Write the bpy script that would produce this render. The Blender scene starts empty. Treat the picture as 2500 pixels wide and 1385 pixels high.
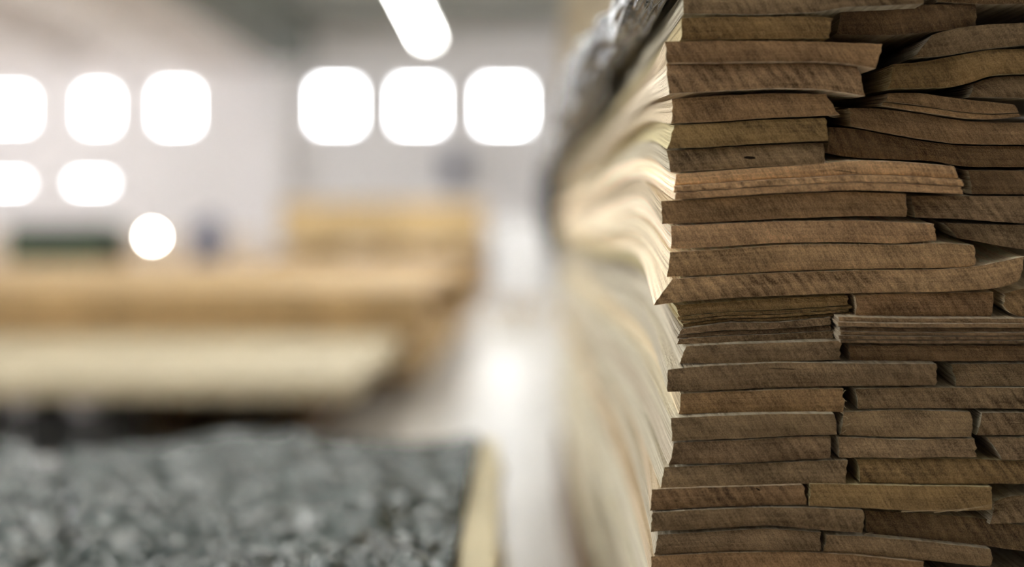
import bpy, bmesh, math, random
from mathutils import Vector, noise, Matrix
random.seed(7)
S = bpy.context.scene
C = S.collection

# ------------------------------------------------------------------ camera, sky, exposure
F = 2500 * 50 / 36.0          # focal length in pixels
VX, VY = 1280.0, 567.0        # vanishing point of the hall's long axis
EYE = 0.85                    # eye height above the floor
D0 = 1.2                      # distance of the stack's end face
cam_d = bpy.data.cameras.new('camera'); cam = bpy.data.objects.new('camera', cam_d); C.objects.link(cam)
cam.location = (0, 0, EYE); cam.rotation_euler = (math.pi / 2, 0, 0)
cam_d.lens = 50; cam_d.sensor_width = 36; cam_d.sensor_fit = 'HORIZONTAL'
cam_d.shift_x = -(VX - 1250) / 2500; cam_d.shift_y = -(692.5 - VY) / 2500
cam_d.clip_start = 0.05; cam_d.clip_end = 200
cam_d.dof.use_dof = True; cam_d.dof.focus_distance = 1.238; cam_d.dof.aperture_fstop = 1.22
S.camera = cam
w = bpy.data.worlds.new('overcast_sky'); S.world = w; w.use_nodes = True
bg = w.node_tree.nodes['Background']; bg.inputs[0].default_value = (0.95, 0.975, 1.0, 1); bg.inputs[1].default_value = 12.0
S.view_settings.view_transform = 'Standard'; S.view_settings.look = 'None'
S.view_settings.gamma = 1; S.view_settings.use_curve_mapping = False
S.view_settings.exposure = 1.15
TUBE = 26.0                   # fluorescent tube strength

def P(px, py, d):             # where the ray through a pixel stands at distance d
    return Vector(((px - VX) * d / F, d, EYE + (VY - py) * d / F))

# ------------------------------------------------------------------ helpers
def tag(o, label=None, cat=None, group=None, kind=None):
    if label: o['label'] = label
    if cat: o['category'] = cat
    if group: o['group'] = group
    if kind: o['kind'] = kind
    return o
def empty(name, loc=(0, 0, 0)):
    o = bpy.data.objects.new(name, None); o.empty_display_size = 0.05; o.location = loc; C.objects.link(o); return o
def put(o, parent):
    if parent is not None:
        o.parent = parent; o.matrix_parent_inverse = Matrix.Translation(-Vector(parent.location))
    return o
def link(name, me, mat, parent=None, smooth=False):
    for m in (mat if isinstance(mat, (list, tuple)) else [mat]): me.materials.append(m)
    if smooth:
        for p in me.polygons: p.use_smooth = True
    o = bpy.data.objects.new(name, me); C.objects.link(o); return put(o, parent)
class MB:
    def __init__(s): s.bm = bmesh.new()
    def box(s, x0, x1, y0, y1, z0, z1):
        v = [s.bm.verts.new((x, y, z)) for x in (x0, x1) for y in (y0, y1) for z in (z0, z1)]
        for f in ((0, 1, 3, 2), (4, 6, 7, 5), (0, 4, 5, 1), (2, 3, 7, 6), (0, 2, 6, 4), (1, 5, 7, 3)):
            s.bm.faces.new([v[i] for i in f])
        return s
    def lathe(s, prof, loc, seg=24, axis='Z'):
        rings = []
        for r, h in prof:
            ring = []
            for k in range(seg):
                a = 2 * math.pi * k / seg; c, q = r * math.cos(a), r * math.sin(a)
                co = {'Z': (c, q, h), 'Y': (c, h, q), 'X': (h, c, q)}[axis]
                ring.append(s.bm.verts.new(Vector(co) + Vector(loc)))
            rings.append(ring)
        for a, b in zip(rings, rings[1:]):
            for k in range(seg): s.bm.faces.new((a[k], a[(k + 1) % seg], b[(k + 1) % seg], b[k]))
        if prof[0][0] > 1e-5: s.bm.faces.new(rings[0])
        if prof[-1][0] > 1e-5: s.bm.faces.new(rings[-1])
        return s
    def bevel(s, w, seg=2):
        bmesh.ops.bevel(s.bm, geom=s.bm.edges[:], offset=w, segments=seg, affect='EDGES', profile=0.6); return s
    def build(s, name, mat, parent=None, smooth=False):
        bmesh.ops.remove_doubles(s.bm, verts=s.bm.verts, dist=1e-6)
        bmesh.ops.recalc_face_normals(s.bm, faces=s.bm.faces)
        me = bpy.data.meshes.new(name); s.bm.to_mesh(me); s.bm.free(); return link(name, me, mat, parent, smooth)

# ------------------------------------------------------------------ materials
def mat(name, base=(0.5, 0.5, 0.5), rough=0.6, spec=0.5, metal=0.0, var=0.0, scale=4.0, bump=0.0, bscale=40.0, coat=0.0):
    m = bpy.data.materials.new(name); m.use_nodes = True; nt = m.node_tree; n = nt.nodes; L = nt.links
    b = n['Principled BSDF']; b.inputs['Roughness'].default_value = rough; b.inputs['Metallic'].default_value = metal
    b.inputs['Specular IOR Level'].default_value = spec; b.inputs['Coat Weight'].default_value = coat
    b.inputs['Base Color'].default_value = (*base, 1)
    tc = n.new('ShaderNodeTexCoord')
    if var:
        t = n.new('ShaderNodeTexNoise'); t.inputs['Scale'].default_value = scale; t.inputs['Detail'].default_value = 6
        L.new(tc.outputs['Object'], t.inputs['Vector'])
        r = n.new('ShaderNodeValToRGB'); r.color_ramp.elements[0].position = 0.3; r.color_ramp.elements[1].position = 0.7
        r.color_ramp.elements[0].color = (*[c * (1 - var) for c in base], 1); r.color_ramp.elements[1].color = (*[min(1, c * (1 + var)) for c in base], 1)
        L.new(t.outputs['Fac'], r.inputs['Fac']); L.new(r.outputs['Color'], b.inputs['Base Color'])
    if bump:
        t2 = n.new('ShaderNodeTexNoise'); t2.inputs['Scale'].default_value = bscale; t2.inputs['Detail'].default_value = 5
        L.new(tc.outputs['Object'], t2.inputs['Vector'])
        bp = n.new('ShaderNodeBump'); bp.inputs['Strength'].default_value = bump; bp.inputs['Distance'].default_value = 0.01
        L.new(t2.outputs['Fac'], bp.inputs['Height']); L.new(bp.outputs['Normal'], b.inputs['Normal'])
    return m
def emis(name, col, st):
    m = bpy.data.materials.new(name); m.use_nodes = True; nt = m.node_tree
    e = nt.nodes.new('ShaderNodeEmission'); e.inputs[0].default_value = (*col, 1); e.inputs[1].default_value = st
    nt.links.new(e.outputs[0], nt.nodes['Material Output'].inputs[0]); return m
def nd(nt, typ, **kw):
    x = nt.nodes.new(typ)
    for k, v in kw.items(): setattr(x, k, v)
    return x
def math_node(nt, op, a, b):
    x = nt.nodes.new('ShaderNodeMath'); x.operation = op
    for i, v in enumerate((a, b)):
        if v is None: continue
        if isinstance(v, (int, float)): x.inputs[i].default_value = v
        else: nt.links.new(v, x.inputs[i])
    return x.outputs[0]
def mixc(nt, fac, a, b, mode='MIX'):
    x = nt.nodes.new('ShaderNodeMix'); x.data_type = 'RGBA'; x.blend_type = mode
    for i, v in ((0, fac), (6, a), (7, b)):
        if isinstance(v, (int, float)): x.inputs[i].default_value = v
        elif isinstance(v, tuple): x.inputs[i].default_value = (*v, 1)
        else: nt.links.new(v, x.inputs[i])
    return x.outputs[2]
def wood(name, dark, light, end=False):
    """UV: u metres along the surface, v metres across the sheets. Object colour tints each bundle."""
    m = bpy.data.materials.new(name); m.use_nodes = True; nt = m.node_tree; L = nt.links
    b = nt.nodes['Principled BSDF']; b.inputs['Roughness'].default_value = 0.75; b.inputs['Specular IOR Level'].default_value = 0.25
    uv = nd(nt, 'ShaderNodeUVMap'); oi = nd(nt, 'ShaderNodeObjectInfo')
    off = nd(nt, 'ShaderNodeVectorMath', operation='ADD')
    cmb = nd(nt, 'ShaderNodeCombineXYZ'); L.new(math_node(nt, 'MULTIPLY', oi.outputs['Random'], 37.0), cmb.inputs[0]); L.new(math_node(nt, 'MULTIPLY', oi.outputs['Random'], 91.0), cmb.inputs[2])
    L.new(uv.outputs[0], off.inputs[0]); L.new(cmb.outputs[0], off.inputs[1])
    def tex(sx, sy, detail, rot=0.0, dist=0.0):
        mp = nd(nt, 'ShaderNodeMapping'); mp.inputs['Scale'].default_value = (sx, sy, 1); src = off.outputs[0]
        if rot:
            vr = nd(nt, 'ShaderNodeVectorRotate', rotation_type='Z_AXIS'); vr.inputs['Angle'].default_value = rot; L.new(src, vr.inputs[0]); src = vr.outputs[0]
        L.new(src, mp.inputs[0])
        t = nd(nt, 'ShaderNodeTexNoise'); t.inputs['Scale'].default_value = 1; t.inputs['Detail'].default_value = detail; t.inputs['Distortion'].default_value = dist
        L.new(mp.outputs[0], t.inputs['Vector']); return t.outputs['Fac']
    def ramp(x, a, c):
        mr = nd(nt, 'ShaderNodeMapRange'); mr.inputs[1].default_value = a; mr.inputs[2].default_value = c; L.new(x, mr.inputs[0]); return mr.outputs[0]
    if end:
        lay = ramp(tex(7, 520, 3, 0, 0.3), 0.35, 0.65)          # sheets
        blot = ramp(tex(26, 60, 4), 0.3, 0.7)                    # broad blotches
        saw = ramp(tex(420, 60, 4, math.radians(32), .4), 0.34, 0.66)   # slanting saw marks
        speck = ramp(tex(900, 900, 2), 0.4, 0.62)                # pores
        wv = nd(nt, 'ShaderNodeTexWave'); wv.wave_type = 'BANDS'; wv.bands_direction = 'X'
        mp = nd(nt, 'ShaderNodeMapping'); mp.inputs['Rotation'].default_value = (0, 0, math.radians(38)); mp.inputs['Scale'].default_value = (34, 34, 1)
        L.new(off.outputs[0], mp.inputs[0]); L.new(mp.outputs[0], wv.inputs['Vector'])
        wv.inputs['Scale'].default_value = 1.0; wv.inputs['Distortion'].default_value = 5; wv.inputs['Detail'].default_value = 2; wv.inputs['Detail Scale'].default_value = 1.2
        sel = ramp(tex(2.3, 5, 1), 0.5, 0.62)
        f = math_node(nt, 'ADD', math_node(nt, 'MULTIPLY', lay, 0.14), math_node(nt, 'MULTIPLY', blot, 0.36))
        f = math_node(nt, 'ADD', f, math_node(nt, 'MULTIPLY', saw, 0.26)); f = math_node(nt, 'ADD', f, math_node(nt, 'MULTIPLY', speck, 0.24))
        f = math_node(nt, 'SUBTRACT', f, math_node(nt, 'MULTIPLY', math_node(nt, 'MULTIPLY', wv.outputs['Fac'], sel), 0.20))
        hgt = math_node(nt, 'ADD', math_node(nt, 'MULTIPLY', speck, 0.5), math_node(nt, 'ADD', math_node(nt, 'MULTIPLY', lay, 0.3), math_node(nt, 'MULTIPLY', saw, 0.5)))
        bd, bs = 0.0011, 0.9
    else:
        lay = ramp(tex(2.2, 430, 5, 0, 0.2), 0.38, 0.56)
        blot = ramp(tex(1.6, 30, 4), 0.3, 0.7)
        speck = ramp(tex(160, 900, 2), 0.35, 0.65)
        f = math_node(nt, 'ADD', math_node(nt, 'MULTIPLY', lay, 0.52), math_node(nt, 'MULTIPLY', blot, 0.3))
        f = math_node(nt, 'ADD', f, math_node(nt, 'MULTIPLY', speck, 0.18))
        hgt = math_node(nt, 'ADD', math_node(nt, 'MULTIPLY', lay, 0.8), math_node(nt, 'MULTIPLY', speck, 0.3)); bd, bs = 0.0018, 0.9
    col = mixc(nt, f, dark, light)
    col = mixc(nt, 1.0, col, oi.outputs['Color'], 'MULTIPLY')
    L.new(col, b.inputs['Base Color'])
    bp = nd(nt, 'ShaderNodeBump'); bp.inputs['Strength'].default_value = bs; bp.inputs['Distance'].default_value = bd
    L.new(hgt, bp.inputs['Height']); L.new(bp.outputs['Normal'], b.inputs['Normal'])
    return m
M_end = wood('veneer_end_grain', (0.065, 0.036, 0.014), (0.50, 0.335, 0.17), True)
M_side = wood('veneer_long_edge', (0.36, 0.285, 0.18), (0.74, 0.67, 0.51))
M_board = mat('sawn_board', (0.58, 0.42, 0.22), 0.65, 0.3, var=0.25, scale=3, bump=0.2)
M_board2 = mat('pale_sawn_board', (0.80, 0.70, 0.48), 0.65, 0.3, var=0.15, scale=3, bump=0.2)
M_board4 = mat('cream_sawn_board', (0.53, 0.455, 0.315), 0.65, 0.3, var=0.15, scale=3, bump=0.2)
M_board3 = mat('brown_sawn_board', (0.42, 0.27, 0.12), 0.65, 0.3, var=0.25, scale=3, bump=0.2)
M_bearer = mat('shade_dark_bearer', (0.13, 0.08, 0.04), 0.8, 0.2, var=0.3, scale=6)  # wood darkened in colour to stand in for shade under the piles
M_floor = mat('sealed_concrete_floor', (0.50, 0.47, 0.43), 0.34, 0.55, var=0.12, scale=0.8, bump=0.04, bscale=6)
M_wall = mat('painted_plaster', (0.80, 0.77, 0.765), 0.85, 0.2, var=0.05, scale=0.7, bump=0.1)
M_dado = mat('grey_dado_paint', (0.42, 0.40, 0.39), 0.7, 0.3, var=0.08, scale=1.5)
M_glow_dado = mat('warm_glow_dado', (0.72, 0.60, 0.47), 0.7, 0.3, var=0.06, scale=1.5)  # warm glow low on the left bay's wall, put into the colour
M_ceil_l = mat('pale_concrete_ceiling', (0.74, 0.68, 0.64), 0.9, 0.2, var=0.10, scale=0.6)
M_ceil_d = mat('grey_green_ceiling', (0.29, 0.29, 0.26), 0.9, 0.2, var=0.12, scale=0.5)
M_duct = mat('added_duct_shade', (0.105, 0.11, 0.088), 0.7, 0.3, var=0.15, scale=1)  # dark colour carries the shade of the ceiling corner
M_frame = mat('grey_window_frame', (0.45, 0.45, 0.45), 0.5)
M_black = mat('black_gloss_film', (0.012, 0.012, 0.014), 0.20, 0.14, bump=0.2, bscale=45)
M_film = mat('grey_green_film', (0.034, 0.052, 0.050), 0.13, 0.75, var=0.5, scale=9, coat=0.0, bump=0.15, bscale=60)
M_white = mat('white_wrap', (0.86, 0.86, 0.87), 0.35, 0.5, bump=0.4, bscale=12)
M_green = mat('green_machine_paint', (0.035, 0.06, 0.028), 0.5, var=0.2)
M_darkm = mat('dark_steel', (0.06, 0.06, 0.06), 0.5, metal=0.6)
M_blue = mat('slate_blue_paint', (0.09, 0.10, 0.16), 0.5, var=0.15)
M_steel = mat('grey_steel', (0.45, 0.46, 0.5), 0.4, metal=0.5)
M_lilac = mat('cloudy_film_roll', (0.45, 0.43, 0.47), 0.3, 0.6)
M_core = mat('cardboard_core', (0.35, 0.25, 0.15), 0.8)
M_housing = mat('white_lamp_housing', (0.8, 0.8, 0.78), 0.5)
M_tube = emis('fluorescent_tube_light', (1.0, 1.0, 0.95), TUBE)
M_bulb = emis('work_lamp_light', (1.0, 0.93, 0.80), 60.0)
M_glass = bpy.data.materials.new('window_glass'); M_glass.use_nodes = True
_nt = M_glass.node_tree; _t = _nt.nodes.new('ShaderNodeBsdfTransparent'); _g = _nt.nodes.new('ShaderNodeBsdfGlossy'); _g.inputs['Roughness'].default_value = 0.05
_x = _nt.nodes.new('ShaderNodeMixShader'); _x.inputs[0].default_value = 0.06
_nt.links.new(_t.outputs[0], _x.inputs[1]); _nt.links.new(_g.outputs[0], _x.inputs[2]); _nt.links.new(_x.outputs[0], _nt.nodes['Material Output'].inputs[0])

# ------------------------------------------------------------------ the hall
XL, XR, YB, YF = -12.0, 3.6, -6.0, 25.0
ZL, ZR = EYE + 2.95, EYE + 3.6          # ceiling of the low left bay and of the higher right bay
XE = -4.42                               # where the bays meet
T = 0.25
def wall_cells(a0, a1, z0, z1, holes):
    us = sorted({a0, a1, *[h[0] for h in holes], *[h[1] for h in holes]}); zs = sorted({z0, z1, *[h[2] for h in holes], *[h[3] for h in holes]})
    for u0, u1 in zip(us, us[1:]):
        for v0, v1 in zip(zs, zs[1:]):
            cu, cv = (u0 + u1) / 2, (v0 + v1) / 2
            if not any(h[0] < cu < h[1] and h[2] < cv < h[3] for h in holes): yield u0, u1, v0, v1
tag(MB().box(XL - T, XR + T, YB - T, YF + T, -T, 0).build('floor', M_floor), kind='structure')
ce = tag(MB().box(XE, XR + T, YB - T, YF + T, ZR, ZR + T).build('ceiling', M_ceil_d), kind='structure')
tag(MB().box(XL - T, XE - .001, YB - T, YF + T, ZL, ZR + T).build('ceiling', M_ceil_l), kind='structure')
# the far wall and its windows (openings in pixels of the photograph, at the wall's distance)
def rect(x0, x1, y0, y1):
    a, b = P(x0, y1, YF), P(x1, y0, YF); return (a.x, b.x, a.z, b.z)
far = [rect(-62, 66, 226, 305), rect(200, 270, 222, 308), rect(386, 468, 215, 310),
       rect(770, 868, 206, 310), rect(970, 1070, 206, 310), rect(1176, 1284, 206, 310),
       rect(-62, 56, 438, 458), rect(176, 262, 436, 458)]
wb = MB()
for u0, u1, v0, v1 in wall_cells(XL - T, XR + T, EYE - 0.0, ZR + T, far): wb.box(u0, u1, YF, YF + T, v0, v1)
wf = tag(wb.build('wall_far', M_wall), kind='structure')
MB().box(XE, XR + T, YF - 0.02, YF + T, 0, EYE - .001).build('dado', M_dado, wf)
MB().box(XL - T, XE - .001, YF - 0.02, YF + T, 0, EYE - .001).build('dado', M_glow_dado, wf)
MB().box(XE - 0.14, XE + 0.30, YF - 0.35, YF - .001, 0, ZL - .001).build('pilaster', M_wall, wf)
leftw = [(y, y + 2.6, 1.8, 3.0) for y in (-5.4, -1.8, 1.8, 5.4, 9.0)] + [(y, y + 2.4, 2.0, 3.2) for y in (12.6, 16.0, 19.4)]
wb = MB()
for u0, u1, v0, v1 in wall_cells(YB - T, YF + T, 0, ZL, leftw): wb.box(XL - T, XL, u0, u1, v0, v1)
tag(wb.build('wall_left', M_wall), kind='structure')
tag(MB().box(XR, XR + T, YB - T, YF + T, 0, ZR).build('wall_right', M_wall), kind='structure')
tag(MB().box(XL, XR, YB - T, YB, 0, ZR).build('wall_back', M_dado), kind='structure')
wn = 0
def window(face, r):
    global wn; wn += 1
    u0, u1, v0, v1 = r; fw = 0.035
    def bx(mb, a, b, c, d, n0, n1):
        return mb.box(a, b, YF + n0, YF + n1, c, d) if face == 'far' else mb.box(XL - n1, XL - n0, a, b, c, d)
    c = (( (u0 + u1) / 2, YF + .1, v0) if face == 'far' else (XL - .1, (u0 + u1) / 2, v0))
    e = tag(empty('window_%d' % wn, c), kind='structure')
    f = MB()
    for a in ((u0, u0 + fw, v0, v1), (u1 - fw, u1, v0, v1), (u0 + fw, u1 - fw, v0, v0 + fw), (u0 + fw, u1 - fw, v1 - fw, v1)): bx(f, *a, .06, .12)
    f.build('window_frame', M_frame, e)
    cols = 1 if face == 'far' else 3
    for k in range(cols):
        a = u0 + fw + (u1 - u0 - 2 * fw) * k / cols; b = u0 + fw + (u1 - u0 - 2 * fw) * (k + 1) / cols
        bx(MB(), a + .012 * (k > 0), b - .012 * (k < cols - 1), v0 + fw, v1 - fw, .088, .092).build('pane', M_glass, e)
        if k: bx(MB(), a - .012, a + .012, v0 + fw, v1 - fw, .07, .11).build('mullion', M_frame, e)
    bx(MB(), u0 - .05, u1 + .05, v0 - .04, v0 - .001, -.06, 0 - .001).build('window_sill', M_wall, e)
    L = bpy.data.lights.new('window_daylight', 'AREA'); L.shape = 'RECTANGLE'; L.size = u1 - u0; L.size_y = v1 - v0; L.cycles.is_portal = True
    o = bpy.data.objects.new('window_daylight', L); C.objects.link(o)
    if face == 'far': o.location = ((u0 + u1) / 2, YF + T + .02, (v0 + v1) / 2); o.rotation_euler = (-math.pi / 2, 0, 0)
    else: o.location = (XL - T - .02, (u0 + u1) / 2, (v0 + v1) / 2); o.rotation_euler = (0, -math.pi / 2, 0)
for r in far: window('far', r)
for r in leftw: window('left', r)
# beams under the left bay's ceiling, a cross beam and the edge beam
for k, x in enumerate((-5.6, -7.3, -9.0, -10.7)):
    tag(MB().box(x - .12, x + .12, YB, YF - .4, ZL - .22, ZL - .001).build('trim_%d' % (k + 1), M_ceil_l), kind='structure')
tag(MB().box(XE + .001, XE + .16, YB, YF - .4, ZL - .05, ZR - .001).build('trim_5', M_ceil_d), kind='structure')
for k, y in enumerate((23.0, 14.0)):
    tag(MB().box(XE + .17, XR - .001, y, y + .3, ZR - .25, ZR - .001).build('trim_%d' % (6 + k), M_ceil_d), kind='structure')

e = tag(empty('added_shade_duct', (-4.0, 14, ZR)), 'added dark duct standing in for shade along the ceiling edge between the two groups of windows', 'duct')  # duct added to make the shaded ceiling corner dark
for k in range(8):
    y0 = YB + .5 + k * 3.75
    MB().box(-4.24, -3.66, y0 + .01, y0 + 3.74, EYE + 2.93, EYE + 3.5).bevel(.03, 2).build('duct_section', M_duct, e)
    MB().box(-4.255, -3.645, y0 + 3.70, y0 + 3.78, EYE + 2.915, EYE + 3.515).build('flange', M_duct, e)
    MB().box(-3.98, -3.95, y0 + 1.8, y0 + 1.83, EYE + 3.5, ZR - .001).build('hanger', M_darkm, e)
# fluorescent fixtures hanging under the right bay's ceiling, in two rows; the one beyond the stack is added fill
def fixture(x, y0, y1, z, label, group):
    e = tag(empty('ceiling_light', (x, (y0 + y1) / 2, z)), label, 'ceiling light', group)
    MB().box(x - .09, x + .09, y0, y1, z + .03, z + .08).build('housing', M_housing, e)
    for s in (-.045, .045):
        MB().lathe([(.016, y0 + .03), (.016, y1 - .03)], (x + s, 0, z + .006), 10, 'Y').build('tube', M_tube, e, True)
    zt = ZR if x > XE else ZL
    for y in (y0 + .3, y1 - .3): MB().box(x - .006, x + .006, y - .006, y + .006, z + .08, zt - .001).build('hanger_rod', M_darkm, e)
zf = EYE + 2.74
for i in range(12):
    y1 = 20.3 - i * 1.75
    fixture(-1.38, y1 - 1.6, y1, zf, ('glaring ceiling light tube above the aisle, its end touching the middle right-hand window', 'second glaring ceiling light, leaving the photo at its top edge')[i] if i < 2 else 'fluorescent ceiling light in the aisle row, above the top of the photo', 'fluorescent row above the aisle')

for i in range(8):  # unseen row added to brighten the floor, far wall and bale
    y1 = 20.3 - i * 1.75
    fixture(1.15, y1 - 1.6, y1, zf, 'added fill ceiling light in the unseen row behind the right-hand stack', 'added fill row beyond the stack')

# ------------------------------------------------------------------ the stack of veneer bundles on the right
def interp(pts, u):
    if u <= pts[0][0]: return pts[0][1]
    for (a, b), (c, d) in zip(pts, pts[1:]):
        if u <= c: return b + (d - b) * (u - a) / (c - a)
    return pts[-1][1]
RISE = [(-2000, 0), (70, 0), (150, .004), (230, .016), (320, .029), (600, .037), (850, .044), (1000, .034), (1200, .02), (1400, .009), (2650, 0)]
def z_of(py, d=D0): return EYE + (VY - py) * d / F
def rise(z): return interp(RISE, VY - (z - EYE) * F / D0)
def along(pl, n):
    acc = [0]
    for a, b in zip(pl, pl[1:]): acc.append(acc[-1] + math.dist(a, b))
    out = []
    for k in range(n + 1):
        q = acc[-1] * k / n
        for i in range(len(pl) - 1):
            if q <= acc[i + 1] + 1e-9:
                t = (q - acc[i]) / max(1e-9, acc[i + 1] - acc[i])
                a, b = pl[i], pl[i + 1]
                # smooth the polyline a little
                out.append((a[0] + (b[0] - a[0]) * t, a[1] + (b[1] - a[1]) * t)); break
    for _ in range(2):
        out = [out[0]] + [tuple((out[i - 1][j] + 2 * out[i][j] + out[i + 1][j]) / 4 for j in (0, 1)) for i in range(1, len(out) - 1)] + [out[-1]]
    return out
STN = [0, .004, .02, .05, .09, .14, .2, .28, .38, .52, .7, .95, 1.25, 1.6, 2.0, 2.4, 2.8, 3.2, 3.6]
XS = 0.126
def sheet_mesh(name, top, bot, dy, seed, left, length, rag=1.0, lat=0.0, fine=True, v0=0.0):
    """A slab whose end outline is top/bot, at D0+dy, running back along +Y and settling into the tight stack."""
    rnd = random.Random(seed); d = D0 + dy
    wpx = max(top[-1][0], bot[-1][0]) - min(top[0][0], bot[0][0])
    N = max(8, min(46, int(wpx / (14 if fine else 60)))); Mv = 6 if fine else 3
    Tp, Bt = along(top, N), along(bot, N)
    th = sum(b[1] - a[1] for a, b in zip(Tp, Bt)) / (N + 1)
    grid = []
    for i in range(N + 1):
        col = []
        for j in range(Mv + 1):
            q = j / Mv
            x = Tp[i][0] + (Bt[i][0] - Tp[i][0]) * q; y = Tp[i][1] + (Bt[i][1] - Tp[i][1]) * q
            if fine:
                if i == 0: x += rag * (3.0 * noise.noise((seed * 3.1, q * 6, 1)) + rnd.uniform(-1.2, 1.2))
                if i == N: x += rag * (4.5 * noise.noise((seed * 5.7, q * 5, 2)) + rnd.uniform(-1.8, 1.8))
                if j == 0: y += .9 * rag * noise.noise((x * .05, seed, 3)) + rnd.uniform(0, .5)
                if j == Mv: y += .9 * rag * noise.noise((x * .05, seed, 4)) + rnd.uniform(-.5, 0)
            col.append((x, y))
        grid.append(col)
    xl = min(grid[0][j][0] for j in range(Mv + 1)); xr = max(grid[N][j][0] for j in range(Mv + 1))
    XLw = (xl - VX) * d / F
    jit = XS + lat - XLw
    px2m = d / F
    bm = bmesh.new(); uvl = bm.loops.layers.uv.new('UVMap')
    def world(p, t):
        x0 = (p[0] - VX) * px2m; z0 = z_of(p[1], d); s = 1 - math.exp(-(t / .18) ** 1.4)
        u = (p[0] - xl) / (xr - xl)
        x = x0
        if left: x += (jit + .008 * noise.noise((t * 2.6, seed * 1.37, 9))) * (1 - math.exp(-t / .45)) * (1 - u)
        z = z0 + rise(z0) * s + .003 * noise.noise((t * 1.3, z0 * 5, 5)) * s
        return (x, d + t, z)
    ring = [(i, 0) for i in range(N + 1)] + [(N, j) for j in range(1, Mv)] + [(i, Mv) for i in range(N, -1, -1)] + [(0, j) for j in range(Mv - 1, 0, -1)]
    # front cap
    cv = [[bm.verts.new(world(grid[i][j], 0)) for j in range(Mv + 1)] for i in range(N + 1)]
    offs = {}
    if fine:
        tilt = rnd.uniform(-.006, .006); bul = rnd.uniform(.001, .004)
        for i in range(N + 1):
            for j in range(Mv + 1):
                q = 2 * j / Mv - 1; cv[i][j].co.y += (tilt * q * .5 * (th / 55) + bul * q * q * (th / 55)) + .003 * noise.noise((i / N * 3, seed, 6))
                cv[i][j].co.y += .0009 * noise.noise((i * .5, j * .9, seed)) + rnd.uniform(-.0003, .0003)
                offs[(i, j)] = cv[i][j].co.y - d
    def vv(j): return v0 + th * px2m * j / Mv
    for i in range(N):
        for j in range(Mv):
            f = bm.faces.new((cv[i][j], cv[i][j + 1], cv[i + 1][j + 1], cv[i + 1][j])); f.material_index = 0
            for l, (a, b) in zip(f.loops, ((i, j), (i, j + 1), (i + 1, j + 1), (i + 1, j))): l[uvl].uv = (grid[a][b][0] * px2m, vv(b))
    prev = [cv[i][j] for i, j in ring]; pt = 0
    st = [t for t in STN if t < length - .02] + [length]
    K = len(ring)
    for t in st[1:]:
        cur = [bm.verts.new(world(grid[i][j], t)) for i, j in ring]
        for v_, ij in zip(cur, ring): v_.co.y += offs.get(ij, 0) * max(0, 1 - t / .06)
        for k in range(K):
            k2 = (k + 1) % K
            f = bm.faces.new((prev[k], prev[k2], cur[k2], cur[k])); f.material_index = 1; f.smooth = False
            (i0, j0), (i1, j1) = ring[k], ring[k2]
            side = i0 == i1
            for l, (tt, i, j) in zip(f.loops, ((pt, i0, j0), (pt, i1, j1), (t, i1, j1), (t, i0, j0))):
                l[uvl].uv = (tt, vv(j)) if side else (tt, grid[i][j][0] * px2m * .35)
        prev = cur; pt = t
    f = bm.faces.new(prev[::-1]); f.material_index = 0
    bmesh.ops.recalc_face_normals(bm, faces=bm.faces)
    me = bpy.data.meshes.new(name); bm.to_mesh(me); bm.free(); return me
TONE = {'n': (1, 1, 1), 'w': (1.15, 1.04, .93), 'g': (1.1, 1.12, 1.15), 'k': (1.42, 1.36, 1.40), 'l': (1.85, 1.76, 1.72), 'm': (1.25, 1.15, 1.02), 'd': (.72, .66, .58), 'y': (1.0, .95, .72)}
def bundle(label, top, bot, dy=0.0, tone='n', layers=None, left=False, seed=0, group='veneer bundles of the right-hand stack', fine=True, lat=None, rag=1.0):
    rnd = random.Random(seed * 17 + 3); lat = rnd.uniform(-.011, .011) if lat is None else lat
    dy = dy + rnd.uniform(-.0015, .0015); ln = 3.6 + rnd.uniform(-.06, .04)
    def inset(top, bot, e=.7): return [(x, y + e) for x, y in top], [(x, y - e) for x, y in bot]
    g_ = rnd.uniform(.88, 1.12); col = [c * g_ * rnd.uniform(.985, 1.015) for c in TONE[tone]]
    if not layers:
        t, b = inset(top, bot)
        o = link('veneer_bundle', sheet_mesh('veneer_bundle', t, b, dy, seed, left, ln, rag, lat, fine), [M_end, M_side])
        # keep the local origin at the bundle's end
        c = Vector(P((top[0][0] + top[-1][0]) / 2, bot[0][1], D0)); o.data.transform(Matrix.Translation(-c)); o.location = c
        o.color = (*col, 1)
    else:
        c = P((top[0][0] + top[-1][0]) / 2, bot[0][1], D0)
        o = empty('veneer_bundle', c)
        n = 40; Tp, Bt = along(top, n), along(bot, n); fr = [0] + layers + [1]
        for k in range(len(fr) - 1):
            def cut(q): return [(a[0] + (b[0] - a[0]) * q, a[1] + (b[1] - a[1]) * q) for a, b in zip(Tp, Bt)]
            a, b = cut(fr[k]), cut(fr[k + 1]); e1, e2 = rnd.uniform(-5, 5), rnd.uniform(-9, 4)
            def sh(pl):
                x0, x1 = pl[0][0], pl[-1][0]
                return [(x + e1 * (1 - (x - x0) / (x1 - x0)) + e2 * (x - x0) / (x1 - x0), y) for x, y in pl]
            a, b = inset(sh(a), sh(b), .55)
            s = link('veneer_sheet', sheet_mesh('veneer_sheet', a, b, dy + rnd.uniform(-.004, .005), seed * 31 + k, left, ln, rag * .7, lat, fine), [M_end, M_side], o)
            g_ = rnd.uniform(.85, 1.12); s.color = (*[c_ * g_ for c_ in col], 1)
    tag(o, label, 'veneer bundle', group); return o
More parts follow.
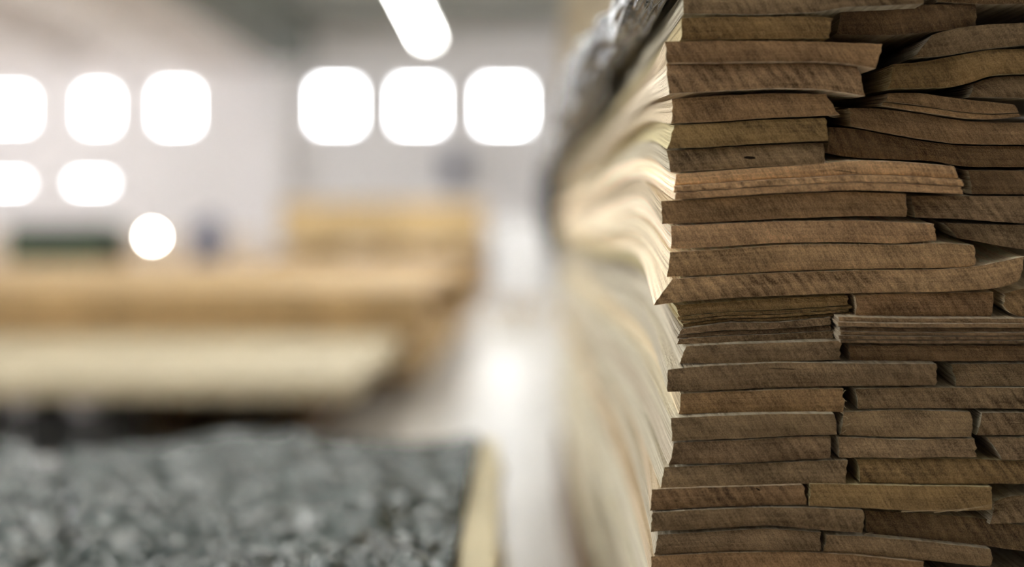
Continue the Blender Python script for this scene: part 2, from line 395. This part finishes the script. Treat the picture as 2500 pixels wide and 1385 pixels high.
# label, top edge, bottom edge (photo pixels at the end face), depth offset, tone, sheets
LEFT = [
 ('topmost veneer bundle in view, cut by the photo\'s top edge beside the black film', [(1668, -24), (2060, -30), (2256, -34)], [(1668, 34), (1850, 36), (2000, 31), (2060, 18), (2256, 9)], -0.014, 'n', None),
 ('short brown bundle set back from the left edge just under the topmost one', [(1664, 43), (1750, 40), (1900, 39), (2010, 38), (2030, 44)], [(1664, 96), (1800, 94), (2028, 92)], -0.009, 'y', None),
 ('orange-brown bundle with a slanting right end, lying directly on the grey-pink one', [(1626, 98), (1750, 96), (2000, 98), (2158, 104)], [(1628, 154), (1800, 152), (2000, 150), (2080, 156), (2138, 168)], -0.014, 'w', None),
 ('grey-pink bundle with an arched underside above the first dark gap', [(1628, 155), (1800, 153), (2000, 151), (2095, 161)], [(1634, 229), (1750, 222), (1900, 215), (2000, 217), (2060, 225), (2112, 234)], -0.008, 'k', None),
 ('brown bundle with a splintered right end just below the arched grey-pink one', [(1640, 240), (1750, 232), (1900, 226), (2018, 228)], [(1640, 302), (1750, 298), (1850, 290), (2048, 281)], 0.002, 'w', None),
 ('yellow-brown bundle in the middle of three short left bundles, with a rounded left edge', [(1648, 304), (1750, 299), (1850, 291), (2018, 286)], [(1630, 364), (1700, 362), (1850, 352), (2022, 344)], 0.000, 'y', None),
 ('short bundle with a faint oval knot, lying on the long striped pale bundle', [(1630, 366), (1700, 363), (1850, 353), (2012, 347)], [(1638, 422), (1750, 416), (1850, 408), (2012, 402)], 0.001, 'n', None),
 ('long pale pinkish bundle of striped layers whose tapering right end juts over a darker one', [(1650, 424), (1750, 417), (1850, 409), (2000, 400), (2080, 391), (2200, 394), (2332, 405)], [(1645, 488), (1750, 482), (1900, 472), (2080, 465), (2200, 468), (2358, 475)], -0.006, 'l', [.46, .72]),
 ('olive-brown bundle jutting out furthest left under the striped pale one', [(1614, 490), (1700, 487), (1900, 474), (2080, 467), (2212, 473)], [(1618, 548), (1750, 543), (1900, 535), (2100, 528), (2218, 530)], 0.000, 'm', None),
 ('pale bundle with a fringed, torn lower edge near the middle of the stack', [(1638, 552), (1750, 546), (1900, 540), (2100, 538), (2278, 546)], [(1640, 608), (1750, 604), (1900, 594), (2050, 592), (2200, 596), (2292, 588)], 0.005, 'l', None),
 ('long light tan bundle with a square right end beside the black wedge gap', [(1636, 615), (1750, 609), (1900, 598), (2050, 596), (2200, 598), (2300, 592), (2378, 598)], [(1630, 678), (1750, 672), (1900, 664), (2100, 658), (2300, 656), (2384, 653)], 0.008, 'l', None),
 ('widest bundle, running to the right edge and sweeping to a sharp point at lower left', [(1642, 681), (1750, 674), (1900, 666), (2100, 660), (2300, 658), (2400, 648), (2502, 626)], [(1596, 747), (1680, 737), (1800, 728), (2000, 720), (2150, 716), (2300, 715), (2440, 706), (2488, 690)], 0.010, 'l', None),
 ('dark set-back bundle of loose wavy sheets right under the sharp-pointed one', [(1648, 745), (1750, 738), (1900, 728), (2080, 721)], [(1668, 800), (1780, 785), (1900, 786), (2076, 770)], 0.026, 'y', [.52, .70, .84]),
 ('thin dark bundle of curling sheets, second below the sharp-pointed one', [(1664, 803), (1780, 787), (1900, 788), (2034, 774)], [(1648, 842), (1800, 838), (1900, 832), (2036, 828)], 0.024, 'n', [.38, .62]),
 ('brown bundle with a rounded right end, between the curling sheets and long flat dark one', [(1674, 845), (1800, 839), (1900, 836), (2054, 832)], [(1660, 890), (1800, 888), (2050, 880)], 0.016, 'n', None),
 ('long flat dark brown bundle with a lit top edge, ending at a square black gap', [(1630, 902), (1700, 894), (1900, 885), (2100, 887), (2286, 888)], [(1630, 960), (1750, 955), (1900, 949), (2100, 945), (2288, 943)], 0.009, 'n', None),
 ('streaked brown bundle with a jagged right end, set back below the long flat dark one', [(1662, 961), (1750, 957), (1900, 951), (2058, 948)], [(1658, 1014), (1800, 1009), (1950, 1007), (2062, 1008)], 0.014, 'w', None),
 ('brown bundle under a bright thread of lit edge, beside a splintered neighbour', [(1638, 1020), (1750, 1015), (1850, 1010), (2036, 1010)], [(1642, 1080), (1750, 1076), (1900, 1068), (2044, 1064)], 0.009, 'n', None),
 ('brown bundle with slanting curved grain, left of the grey bundle', [(1646, 1082), (1750, 1078), (1900, 1070), (2030, 1066)], [(1634, 1138), (1750, 1134), (1900, 1128), (2028, 1122)], 0.010, 'n', None),
 ('dull brown bundle directly under the slanting-grain one, its left end rounded', [(1622, 1142), (1750, 1136), (1900, 1130), (2070, 1124)], [(1612, 1193), (1750, 1188), (1900, 1184), (2064, 1182)], 0.012, 'n', None),
 ('short brown bundle with a small dark knot hole', [(1592, 1196), (1750, 1190), (1962, 1184)], [(1588, 1250), (1700, 1242), (1850, 1236), (1970, 1235)], 0.006, 'w', None),
 ('brown bundle with a wavy underside, just below the knot-hole bundle', [(1592, 1252), (1700, 1245), (1850, 1239), (1980, 1239), (2108, 1245)], [(1590, 1303), (1700, 1298), (1800, 1291), (1900, 1288), (2000, 1298), (2108, 1306)], 0.006, 'n', None),
 ('short brown bundle under the wavy one, third from the bottom of the photo', [(1606, 1307), (1750, 1299), (1880, 1292), (2004, 1301)], [(1598, 1358), (1750, 1350), (1900, 1348), (2002, 1350)], 0.011, 'n', None),
 ('lowest left bundle, half cut off by the photo\'s bottom edge', [(1590, 1362), (1750, 1353), (1950, 1351), (2100, 1359), (2258, 1376)], [(1588, 1416), (1900, 1408), (2256, 1428)], 0.007, 'w', None),
]
RIGHT = [
 ('thin dark bundle peeking in at the top right corner of the photo', [(2290, -36), (2620, -36)], [(2290, 4), (2400, 10), (2620, 6)], 0.010, 'd', None),
 ('brown bundle with a square right end beside the dark top right pocket', [(2052, 21), (2200, 12), (2380, 9)], [(2046, 82), (2150, 86), (2200, 84), (2300, 75), (2386, 60)], 0.016, 'd', None),
 ('tilted bundle with a pale rounded left end, by the dark top right pocket', [(2276, 84), (2330, 69), (2400, 59), (2620, 34)], [(2232, 141), (2300, 137), (2380, 123), (2500, 109), (2620, 102)], 0.014, 'n', None),
 ('bent bundle with a pale left corner, curving up over a small dark hollow at right', [(2184, 153), (2250, 149), (2350, 130), (2420, 117), (2620, 108)], [(2168, 218), (2250, 216), (2330, 213), (2380, 200), (2420, 182), (2620, 170)], 0.012, 'y', None),
 ('short bundle stub at the right edge under the bent bundle', [(2380, 202), (2430, 185), (2620, 174)], [(2366, 238), (2480, 240), (2620, 240)], 0.020, 'n', None),
 ('thin curved bundle with a bright lower edge, like a shallow boat', [(2170, 226), (2250, 226), (2350, 240), (2486, 254)], [(2158, 258), (2250, 273), (2350, 289), (2430, 293), (2496, 285)], 0.016, 'w', [.70]),
 ('sagging reddish brown bundle below the boat-shaped thin one', [(2074, 262), (2150, 262), (2250, 276), (2350, 293), (2440, 298), (2620, 292)], [(2078, 308), (2150, 322), (2250, 340), (2350, 353), (2620, 357)], 0.018, 'w', None),
 ('dark sagging bundle in shadow above the tapering end of the striped pale one', [(2026, 309), (2080, 311), (2150, 325), (2250, 343), (2350, 355), (2620, 359)], [(2022, 372), (2060, 384), (2150, 389), (2300, 394), (2345, 408), (2620, 412)], 0.026, 'd', None),
 ('dark bundle at the right edge, level with the striped pale one', [(2368, 415), (2620, 417)], [(2372, 475), (2620, 479)], 0.020, 'd', None),
 ('brown bundle at the right edge under the tapering pale end, parted by a narrow slit', [(2226, 479), (2350, 477), (2620, 482)], [(2234, 532), (2350, 536), (2500, 547), (2620, 556)], 0.012, 'n', None),
 ('tilted wedge-ended bundle at the right edge above the black wedge gap', [(2304, 544), (2400, 547), (2620, 562)], [(2340, 582), (2420, 597), (2500, 611), (2620, 626)], 0.016, 'n', None),
 ('brown bundle right of the loose wavy sheets, under the widest bundle', [(2088, 721), (2200, 717), (2428, 713)], [(2092, 772), (2200, 773), (2424, 774)], 0.018, 'w', None),
 ('small pale bundle end at the right edge under the widest bundle\'s tip', [(2458, 717), (2500, 704), (2620, 690)], [(2450, 746), (2474, 774), (2620, 776)], 0.014, 'm', None),
 ('bundle of thin stacked sheets with a frayed pale left end at lower right centre', [(2044, 773), (2200, 777), (2620, 779)], [(2054, 838), (2200, 840), (2620, 840)], 0.008, 'n', [.2, .38, .55, .7, .86]),
 ('very dark set-back bundle under the frayed stacked sheets', [(2072, 843), (2620, 845)], [(2076, 884), (2200, 884), (2620, 884)], 0.022, 'd', None),
 ('pinkish brown bundle at the right edge beyond the square black gap', [(2326, 890), (2620, 887)], [(2336, 944), (2620, 944)], 0.022, 'n', None),
 ('long brown bundle right of the jagged-ended streaked one, reaching the right edge', [(2090, 949), (2250, 946), (2620, 947)], [(2096, 1000), (2250, 998), (2620, 1003)], 0.018, 'n', None),
 ('brown bundle with a splintered left end and a dark gap at its right', [(2064, 1008), (2200, 1002), (2376, 1007)], [(2050, 1064), (2200, 1070), (2372, 1068)], 0.012, 'n', None),
 ('brown bundle at the right edge, level with the splintered one', [(2398, 1008), (2620, 1006)], [(2386, 1065), (2620, 1066)], 0.018, 'n', None),
 ('grey bundle between two dark gaps at lower right', [(2046, 1067), (2200, 1073), (2380, 1071)], [(2050, 1120), (2200, 1120), (2384, 1118)], 0.014, 'g', None),
 ('leaning bundle at the right edge beyond the grey one', [(2414, 1069), (2620, 1067)], [(2448, 1125), (2620, 1127)], 0.016, 'n', None),
 ('long brown bundle under the grey one, reaching the right edge', [(2096, 1124), (2250, 1122), (2384, 1122), (2500, 1130), (2620, 1132)], [(2100, 1180), (2250, 1182), (2620, 1187)], 0.014, 'y', None),
 ('streaked bundle right of the knot hole, with loose splinters along its underside', [(1980, 1183), (2100, 1185), (2300, 1189), (2424, 1191)], [(1976, 1236), (2100, 1241), (2300, 1251), (2420, 1246)], 0.008, 'y', None),
 ('tilted bundle end at the right edge by the loose splinters', [(2432, 1226), (2470, 1213), (2620, 1206)], [(2416, 1281), (2500, 1277), (2620, 1274)], 0.016, 'n', None),
 ('dark sloping bundle right of the wavy-bottomed one', [(2112, 1248), (2250, 1254), (2400, 1266), (2500, 1286), (2620, 1306)], [(2116, 1305), (2250, 1318), (2420, 1337), (2500, 1350), (2620, 1362)], 0.022, 'd', None),
 ('sloping bundle at bottom right with a frayed left end', [(2018, 1306), (2110, 1309), (2250, 1321), (2420, 1340)], [(2012, 1352), (2100, 1357), (2300, 1376), (2422, 1388)], 0.012, 'n', None),
 ('bundle in the bottom right corner, cut by the photo\'s edge', [(2300, 1392), (2430, 1400), (2620, 1404)], [(2300, 1440), (2620, 1450)], 0.018, 'd', None),
]
for k, (lb, tp, bt, dy, tn, ly) in enumerate(LEFT): bundle(lb, tp, bt, dy, tn, ly, left=True, seed=k + 1)
for k, (lb, tp, bt, dy, tn, ly) in enumerate(RIGHT):
    tp, bt = [[q if q[0] < 2620 else (2980, q[1]) for q in pl] for pl in (tp, bt)]
    bundle(lb, tp, bt, dy, tn, ly, left=False, seed=k + 101)
BY = {o['label']: o for o in C.objects if o.get('label')}
M_knot = mat('dark_knot', (0.02, 0.012, 0.007), 0.9, 0.1)
M_split = mat('torn_wood_fibre', (0.55, 0.42, 0.25), 0.8, 0.2)
def splinter(key, px, py, dx, dy_, d, wpx=2.2, toward=0.0):
    root = next(o for l, o in BY.items() if key in l); bm = bmesh.new(); n = 6; rings = []
    for k in range(n):
        t = k / (n - 1); r_ = max(.05, wpx * (1 - t)) * d / F * .5
        c = P(px + dx * t, py + dy_ * t + 3 * math.sin(t * 2.6) * (1 if dy_ >= 0 else -1), d - toward * t)
        rings.append([bm.verts.new(c + Vector((0, math.cos(a) * r_, math.sin(a) * r_))) for a in (0, 2.1, 4.2)])
    for a, b in zip(rings, rings[1:]):
        for k in range(3): bm.faces.new((a[k], a[(k + 1) % 3], b[(k + 1) % 3], b[k]))
    bm.faces.new(rings[0]); bm.faces.new(rings[-1]); bmesh.ops.recalc_face_normals(bm, faces=bm.faces)
    me = bpy.data.meshes.new('splinter'); bm.to_mesh(me); bm.free(); link('splinter', me, M_split, root)
def knot(key, px, py, w_, h_, rot, d, name='knot'):
    root = next(o for l, o in BY.items() if key in l); c = P(px, py, d); m = MB().lathe([(.0001, -1), (.6, -.8), (1, 0), (.6, .8), (.0001, 1)], (0, 0, 0), 14, 'Y')
    bmesh.ops.transform(m.bm, matrix=Matrix.Translation(c) @ Matrix.Rotation(math.radians(rot), 4, 'Y') @ Matrix.Diagonal((w_ * d / F / 2, .0012, h_ * d / F / 2, 1)), verts=m.bm.verts)
    m.build(name, M_knot, root, True)
for a in ((2020, 268, 30, -3, 2.6), (2016, 276, 34, 6, 2.4), (2022, 281, 24, 4, 2.0), (2018, 262, 18, -6, 2.0)): splinter('splintered right end', *a[:4], D0 + .003, a[4])
for a in ((2070, 1022, -14, -3, 3), (2076, 1034, -22, 6, 3), (2066, 1050, -16, 7, 3), (2060, 1012, -10, -2, 2.5)): splinter('splintered left end', *a[:4], D0 + .012, a[4])
for a in ((2200, 1250, 190, -2, 2.4), (2280, 1252, 170, -14, 2.2), (2330, 1250, 130, -20, 1.8)): splinter('loose splinters', *a[:4], D0 + .003, a[4])
for k in range(34):
    q = random.random(); splinter('fringed, torn', 1940 + 350 * q, 594 + (4 * q if q < .75 else 3 - (q - .75) * 26), random.uniform(-3, 5), random.uniform(4, 9), D0 + .005, random.uniform(2, 6))
for a in ((2056, 790, -14, -3, 3), (2052, 806, -10, 3, 3), (2058, 826, -12, 5, 3)): splinter('frayed pale left end', *a[:4], D0 + .007, a[4])
for a in ((2022, 1310, -10, -3, 2), (2110, 1306, 24, -2, 2)): splinter('with a frayed left end', *a[:4], D0 + .011, a[4])
for a in ((2320, 404, 16, 6, 2), (2340, 436, 14, 2, 3), (2352, 462, 10, 4, 3)): splinter('striped layers', *a[:4], D0 - .008, a[4])
for a in ((2058, 960, 8, -5, 4), (2060, 975, 9, 3, 4), (2060, 990, 8, 6, 4)): splinter('jagged right end', *a[:4], D0 + .014, a[4])
knot('small dark knot hole', 1828, 1203, 22, 7, 24, D0 + .007); knot('small dark knot hole', 1852, 1196, 18, 5, 30, D0 + .007); knot('small dark knot hole', 1790, 1217, 16, 4, 14, D0 + .007)
knot('faint oval knot', 1832, 386, 40, 9, 3, D0 + .002)
knot('grey-pink bundle with an arched', 1684, 194, 24, 4, -2, D0 - .007, 'crack'); knot('long flat dark brown', 1910, 901, 70, 2, 2, D0 + .008, 'crack')
knot('striped layers', 2065, 419, 70, 2, 8, D0 - .006, 'crack')
# courses below the photo's lower edge and of the package on top: only their long edges show; the top package has shade put into its tone
y = 1424.0; k = 200
while y < 2430:
    h = random.uniform(48, 62); xl = random.uniform(1592, 1650)
    h = min(h, 2480 - y)
    bundle('pale bundle low in the right-hand stack, only its bright blurred long edge in view', [(xl, y), (1950, y + random.uniform(-2, 0)), (2980, y)], [(xl + random.uniform(-8, 8), y + h - 3), (2980, y + h - 3)], random.uniform(-.004, .008), 'g', None, True, k, 'lower courses of the right-hand stack', fine=False)
    y += h; k += 1
ybase = y
y = -60.0; k = 300
while y > -1250:
    h = random.uniform(50, 64); xl = random.uniform(1610, 1650)
    bundle('bundle of the upper package above the black film, only its blurred long edge in view', [(xl, y - h + 3), (2980, y - h + 3)], [(xl + random.uniform(-8, 8), y), (2980, y)], random.uniform(-.004, .008), 'd', None, True, k, 'upper package of the right-hand stack', fine=False, lat=random.uniform(-.008, .004))
    y -= h; k += 1
# bearers below the stack
zb = z_of(ybase) - .002
for yy in (1.5, 2.6, 3.7, 4.5):
    tag(MB().box(.215, .55, yy, yy + .1, 0, zb).bevel(.004, 1).build('bearer', M_board3), 'brown wooden bearer under the right-hand veneer stack', 'bearer', 'bearers under the right-hand stack')

tag(MB().box(.118, .21, 1.25, 4.78, 0, zb).bevel(.004, 1).build('added_shade_timber', M_bearer), 'added dark timber filling the shadow gap under the right-hand stack, by the aisle', 'timber')  # added so the gap under the stack reads as dark shade

# ------------------------------------------------------------------ crumpled films
def crumple(name, fn, nu, nv, m, **kw):
    bm = bmesh.new(); g = [[bm.verts.new(fn(i / nu, j / nv)) for j in range(nv + 1)] for i in range(nu + 1)]
    for i in range(nu):
        for j in range(nv): bm.faces.new((g[i][j], g[i + 1][j], g[i + 1][j + 1], g[i][j + 1]))
    bmesh.ops.recalc_face_normals(bm, faces=bm.faces)
    me = bpy.data.meshes.new(name); bm.to_mesh(me); bm.free(); o = link(name, me, m, smooth=True)
    sm = o.modifiers.new('thickness', 'SOLIDIFY'); sm.thickness = .0012; return o
def fold(p): return abs(noise.noise(p))
def black_film(u, v):                       # a bunched roll running back along the joint between the packages
    t = u * 3.72; a = v * 2 * math.pi
    r = .036 + .016 * noise.noise((t * 2.6, 1.3, 0)) + .024 * fold((t * 5, math.cos(a) * 2.4 + t, math.sin(a) * 2.4)) + .010 * fold((t * 16, math.cos(a) * 5, math.sin(a) * 5)) - .006
    r *= .42 + .58 * min(1, t / .9)
    cx = .116 - .016 * min(1, t / .9) + .012 * noise.noise((t * 2.2, 4, 0)); cz = EYE + .222 + .014 * (1 - math.exp(-t / .5)) + .014 * noise.noise((t * 2.4, 8, 1))
    return (cx + r * math.cos(a) * .85, 1.19 + t, cz + r * math.sin(a) * 1.15)
bf = tag(crumple('black_film', black_film, 420, 72, M_black), 'crumpled shiny black plastic film squeezed out at the top left of the right-hand stack', 'plastic film')
def hanging(u, v):
    a = v * 2 * math.pi; r = .085 + .02 * fold((u * 5, math.cos(a) * 2, math.sin(a) * 2)); r *= .3 + .7 * math.sin(math.pi * (.08 + .88 * u))
    return (.098 + r * math.cos(a) * .6, 4.90 + r * math.sin(a) * .6, EYE + .27 - .34 * u)
put(crumple('hanging_tail', hanging, 40, 24, M_black), bf)

# ------------------------------------------------------------------ the covered pile at lower left
PX0, PX1, PY0, PY1 = -1.15, -.040, 1.25, 2.73
zt = EYE - .435
z = .10; k = 0
rows = 16; hh = (zt - .10) / rows
for r in range(rows):
    xo = random.uniform(-.008, .008)
    me = MB().box(PX0 + .02, PX1 + xo, PY0 + random.uniform(0, .02), PY1 - random.uniform(0, .03), .10 + r * hh + .001, .10 + (r + 1) * hh - .001).bevel(.002, 1)
    o = me.build('veneer_bundle', M_board2)
    tag(o, 'pale veneer bundle in the film-covered pile, its blurred edge facing the aisle', 'veneer bundle', 'bundles under the grey-green film')
for yy in (1.4, 2.05, 2.7):
    tag(MB().box(PX0 + .05, PX1 - .06, yy - .05, yy + .05, 0, .10).bevel(.004, 1).build('bearer', M_board3), 'brown wooden bearer under the film-covered pile', 'bearer', 'bearers under the film-covered pile')
PXF = -.084
def cover(u, v):
    x = PX0 - .02 + (PXF - PX0 + .02) * u; yy = PY0 - .03 + (PY1 - PY0 + .06) * v
    big = .034 * noise.noise((x * 3.2, yy * 2.2, 2.2)) + .010 * noise.noise((x * 7, yy * 6, 5))
    wx = x + .03 * noise.noise((x * 9, yy * 9, 1)); wy = yy + .03 * noise.noise((x * 9, yy * 9, 4))
    f = .024 * (.45 - fold((wx * 9, wy * 8, 3))) + .016 * fold((wx * 34, wy * 38, 7)) + .011 * fold((wx * 80, wy * 90, 2))
    hgt = zt + .024 + big + f
    crease = math.exp(-((x + .70 + (yy - 2.1) * .34) / .035) ** 2); hgt -= .03 * crease
    ex = x - PX0 + .02; ey = min(yy - PY0 + .03, PY1 + .03 - yy); e = min(ex, ey)
    hgt = max(hgt, zt + .004)
    if e < .014: hgt -= .03 * (1 - e / .014) ** 1.5
    return (x, yy, hgt)
b_ = MB().box(-.024, .024, -.8, .74, 0, .032).bevel(.003, 1).build('batten', M_board2)
b_.location = (-.063, 2.02, zt + .001); b_.rotation_euler.z = math.radians(.9)
tag(b_, 'pale wooden batten lying along the right edge of the film-covered pile', 'batten')
tag(crumple('pile_cover', cover, 300, 420, M_film), 'crumpled grey-green plastic film covering the low pile at lower left', 'plastic film')

# ------------------------------------------------------------------ lumber piles behind
def pile(label, x0, x1, y0, y1, z0, z1, ny, nz, mats, gap=.004, jitter=.02):
    e = tag(empty('lumber_pile', ((x0 + x1) / 2, (y0 + y1) / 2, z0)), label, 'lumber pile')
    wy, hz = (y1 - y0) / ny, (z1 - z0) / nz; cache = []
    for m in mats:
        me = MB().box(-(x1 - x0) / 2, (x1 - x0) / 2, gap / 2, wy - gap / 2, gap / 2, hz - gap / 2).bevel(.003, 1)
        o = me.build('board', m); cache.append(o.data); bpy.data.objects.remove(o)
    for i in range(ny):
        for j in range(nz):
            if 0 < i < ny - 1 and 0 < j < nz - 1: continue       # the hidden core
            o = bpy.data.objects.new('board', random.choice(cache)); C.objects.link(o)
            o.location = ((x0 + x1) / 2 + random.uniform(-jitter, jitter), y0 + wy * i, z0 + hz * j); put(o, e)
    return e
def bearers(xs, y0, y1, z0, z1, label, group):
    for x in xs: tag(MB().box(x - .05, x + .05, y0, y1, z0, z1).bevel(.005, 1).build('bearer', M_bearer), label, 'bearer', group)
h1 = EYE - .515
pile('low wide pile of pale boards with a bright top, nearest of the left piles', -4.2, -.60, 5.0, 7.05, h1 - .075, h1, 10, 2, [M_board4])
bearers((-3.6, -2.6, -1.48, -.95), 6.0, 7.0, 0, h1 - .076, 'wooden bearer holding up the low wide pale pile', 'bearers under the low wide pile')
h2 = EYE - .281
pile('taller tan pile of layered boards behind the low pale one', -5.2, -.50, 7.1, 12.9, .12, h2, 14, 9, [M_board, M_board, M_board3])
bearers((-4.6, -2.8, -.9), 7.15, 12.8, 0, .119, 'wooden bearer under the taller tan pile', 'bearers under the taller tan pile')
h3 = EYE + .345
pile('narrow orange-brown pile of boards standing highest, below the three right-hand windows', -2.75, -.50, 16, 18.4, EYE - .15, h3, 8, 7, [M_board])
bearers((-2.4, -1.6, -.8), 16.1, 18.3, EYE - .25, EYE - .151, 'wooden bearer between the two halves of the highest pile', 'bearers in the highest pile')
pile('brown lower half of the highest board pile, mostly hidden behind the tan pile', -2.9, -.51, 16, 18.4, .1, EYE - .251, 8, 6, [M_board3])
bearers((-2.4, -1.6, -.8), 16.1, 18.3, 0, .099, 'wooden bearer on the floor under the highest pile', 'bearers under the highest pile')
# film rolls lying under the low pile
for i, (px, py) in enumerate(((44, 968), (196, 972))):
    p = P(px, py, 5.05); r = .055
    e = tag(empty('film_roll', p), ('pale lilac film roll under the low pile, at the photo\'s left edge', 'dim lilac film roll under the low pile, right of its brighter twin')[i], 'film roll')
    MB().lathe([(.02, 0), (r, 0), (r, .5), (.02, .5)], p, 24, 'Y').build('film', M_lilac, e, False)
    MB().lathe([(.012, -.01), (.02, -.01), (.02, .5), (.012, .5)], p, 16, 'Y').build('core', M_core, e)
    tag(MB().box(p.x - .09, p.x + .09, 5.1, 5.5, 0, p.z - r - .001).bevel(.01, 1).build('roll_cradle', M_darkm), ('block under the leftmost film roll, coloured dark for the shade', 'block under the second film roll, coloured dark for the shade')[i], 'block')  # dark material stands in for the shade below the low pile

# ------------------------------------------------------------------ far things
# white wrapped bale at the end of the aisle
a, b = P(1205, 660, 15), P(1335, 540, 15)
e = tag(empty('wrapped_bale', ((a.x + b.x) / 2, 15.4, 0)), 'bright white plastic-wrapped bale at the far end of the aisle', 'bale')
MB().box(a.x, b.x, 15, 15.9, .12, b.z).bevel(.05, 3).build('wrap', M_white, e, True)
for x in (a.x + .17, b.x - .17): MB().box(x - .012, x + .012, 14.994, 15.906, .125, b.z + .006).bevel(.003, 1).build('strap', M_steel, e)
for x in (a.x + .08, (a.x + b.x) / 2, b.x - .08): MB().box(x - .05, x + .05, 15, 15.9, 0, .119).build('pallet_runner', M_board, e)
# green machine at the far left
a, b = P(10, 700, 14.5), P(258, 548, 14.5)
e = tag(empty('green_machine', ((a.x + b.x) / 2, 14.9, 0)), 'dark green woodworking machine on grey legs in front of the left windows', 'machine')
MB().box(a.x, b.x, 14.5, 15.3, EYE - .45, EYE + .0).bevel(.02, 2).build('body', M_green, e)
for x in (a.x + .03, b.x - .13): MB().box(x, x + .13, 14.48, 15.32, EYE - .449, EYE + .09).bevel(.015, 2).build('side_housing', M_green, e)
MB().lathe([(.06, a.x + .17), (.06, b.x - .17)], (0, 14.7, EYE + .03), 20, 'X').build('roller', M_darkm, e, True)
MB().box(a.x - .05, b.x + .1, 14.3, 15.5, EYE - .48, EYE - .451).bevel(.004, 1).build('table', M_steel, e)
for x in (a.x + .05, b.x - .05):
    for yy in (14.45, 15.35): MB().box(x - .05, x + .05, yy - .05, yy + .05, 0, EYE - .481).build('leg', M_darkm, e)
# slim blue cabinet
p = P(500, 620, 14.5)
e = tag(empty('control_cabinet', (p.x, 14.5, 0)), 'slim slate-blue control cabinet between the bright lamp and the highest pile', 'cabinet')
MB().box(p.x - .14, p.x + .14, 14.5, 14.8, .06, EYE + .10).bevel(.012, 2).build('body', M_blue, e)
MB().box(p.x - .10, p.x + .10, 14.52, 14.78, 0, .059).build('plinth', M_darkm, e)
MB().box(p.x - .12, p.x + .12, 14.485, 14.499, .12, EYE + .06).bevel(.003, 1).build('door', M_blue, e)
MB().box(p.x + .07, p.x + .09, 14.465, 14.484, EYE - .3, EYE - .18).build('handle', M_steel, e)
MB().box(p.x - .03, p.x + .10, 14.55, 14.75, EYE + .101, EYE + .17).bevel(.01, 1).build('top_box', M_blue, e)
# work lamp on a stand
p = P(372, 578, 14.0)
e = tag(empty('work_lamp', (p.x, 14, 0)), 'round glaring white work lamp on a stand, below the left windows', 'lamp')
MB().lathe([(.0001, -.035), (.025, -.026), (.036, 0), (.025, .026), (.0001, .035)], p, 20, 'Z').build('bulb', M_bulb, e, True)
MB().lathe([(.02, .034), (.02, .06), (.05, .055), (.055, .05), (.03, .075), (.0001, .08)], p, 20, 'Z').build('lamp_cap', M_darkm, e, True)
MB().box(p.x - .008, p.x + .008, 14.07, 14.086, .02, p.z + .07).build('pole', M_darkm, e)
MB().box(p.x - .008, p.x + .008, 14.0, 14.08, p.z + .06, p.z + .072).build('arm', M_darkm, e)
MB().lathe([(.16, 0), (.16, .015), (.02, .03)], (p.x, 14.078, 0), 24, 'Z').build('base', M_darkm, e)
# grey box with pipe on the far wall
p = P(1112, 405, 24.9)
e = tag(empty('wall_cabinet', p), 'blue-grey box with a pipe on the far wall below the windows', 'cabinet')
MB().box(p.x - .22, p.x + .22, 24.7, 24.98, p.z - .30, p.z + .22).bevel(.015, 1).build('body', M_steel, e)
MB().box(p.x - .2, p.x + .2, 24.68, 24.699, p.z - .28, p.z + .20).build('door', M_blue, e)
MB().lathe([(.04, EYE + .02), (.04, p.z - .301)], (p.x, 24.85, 0), 12, 'Z').build('pipe', M_steel, e, True)
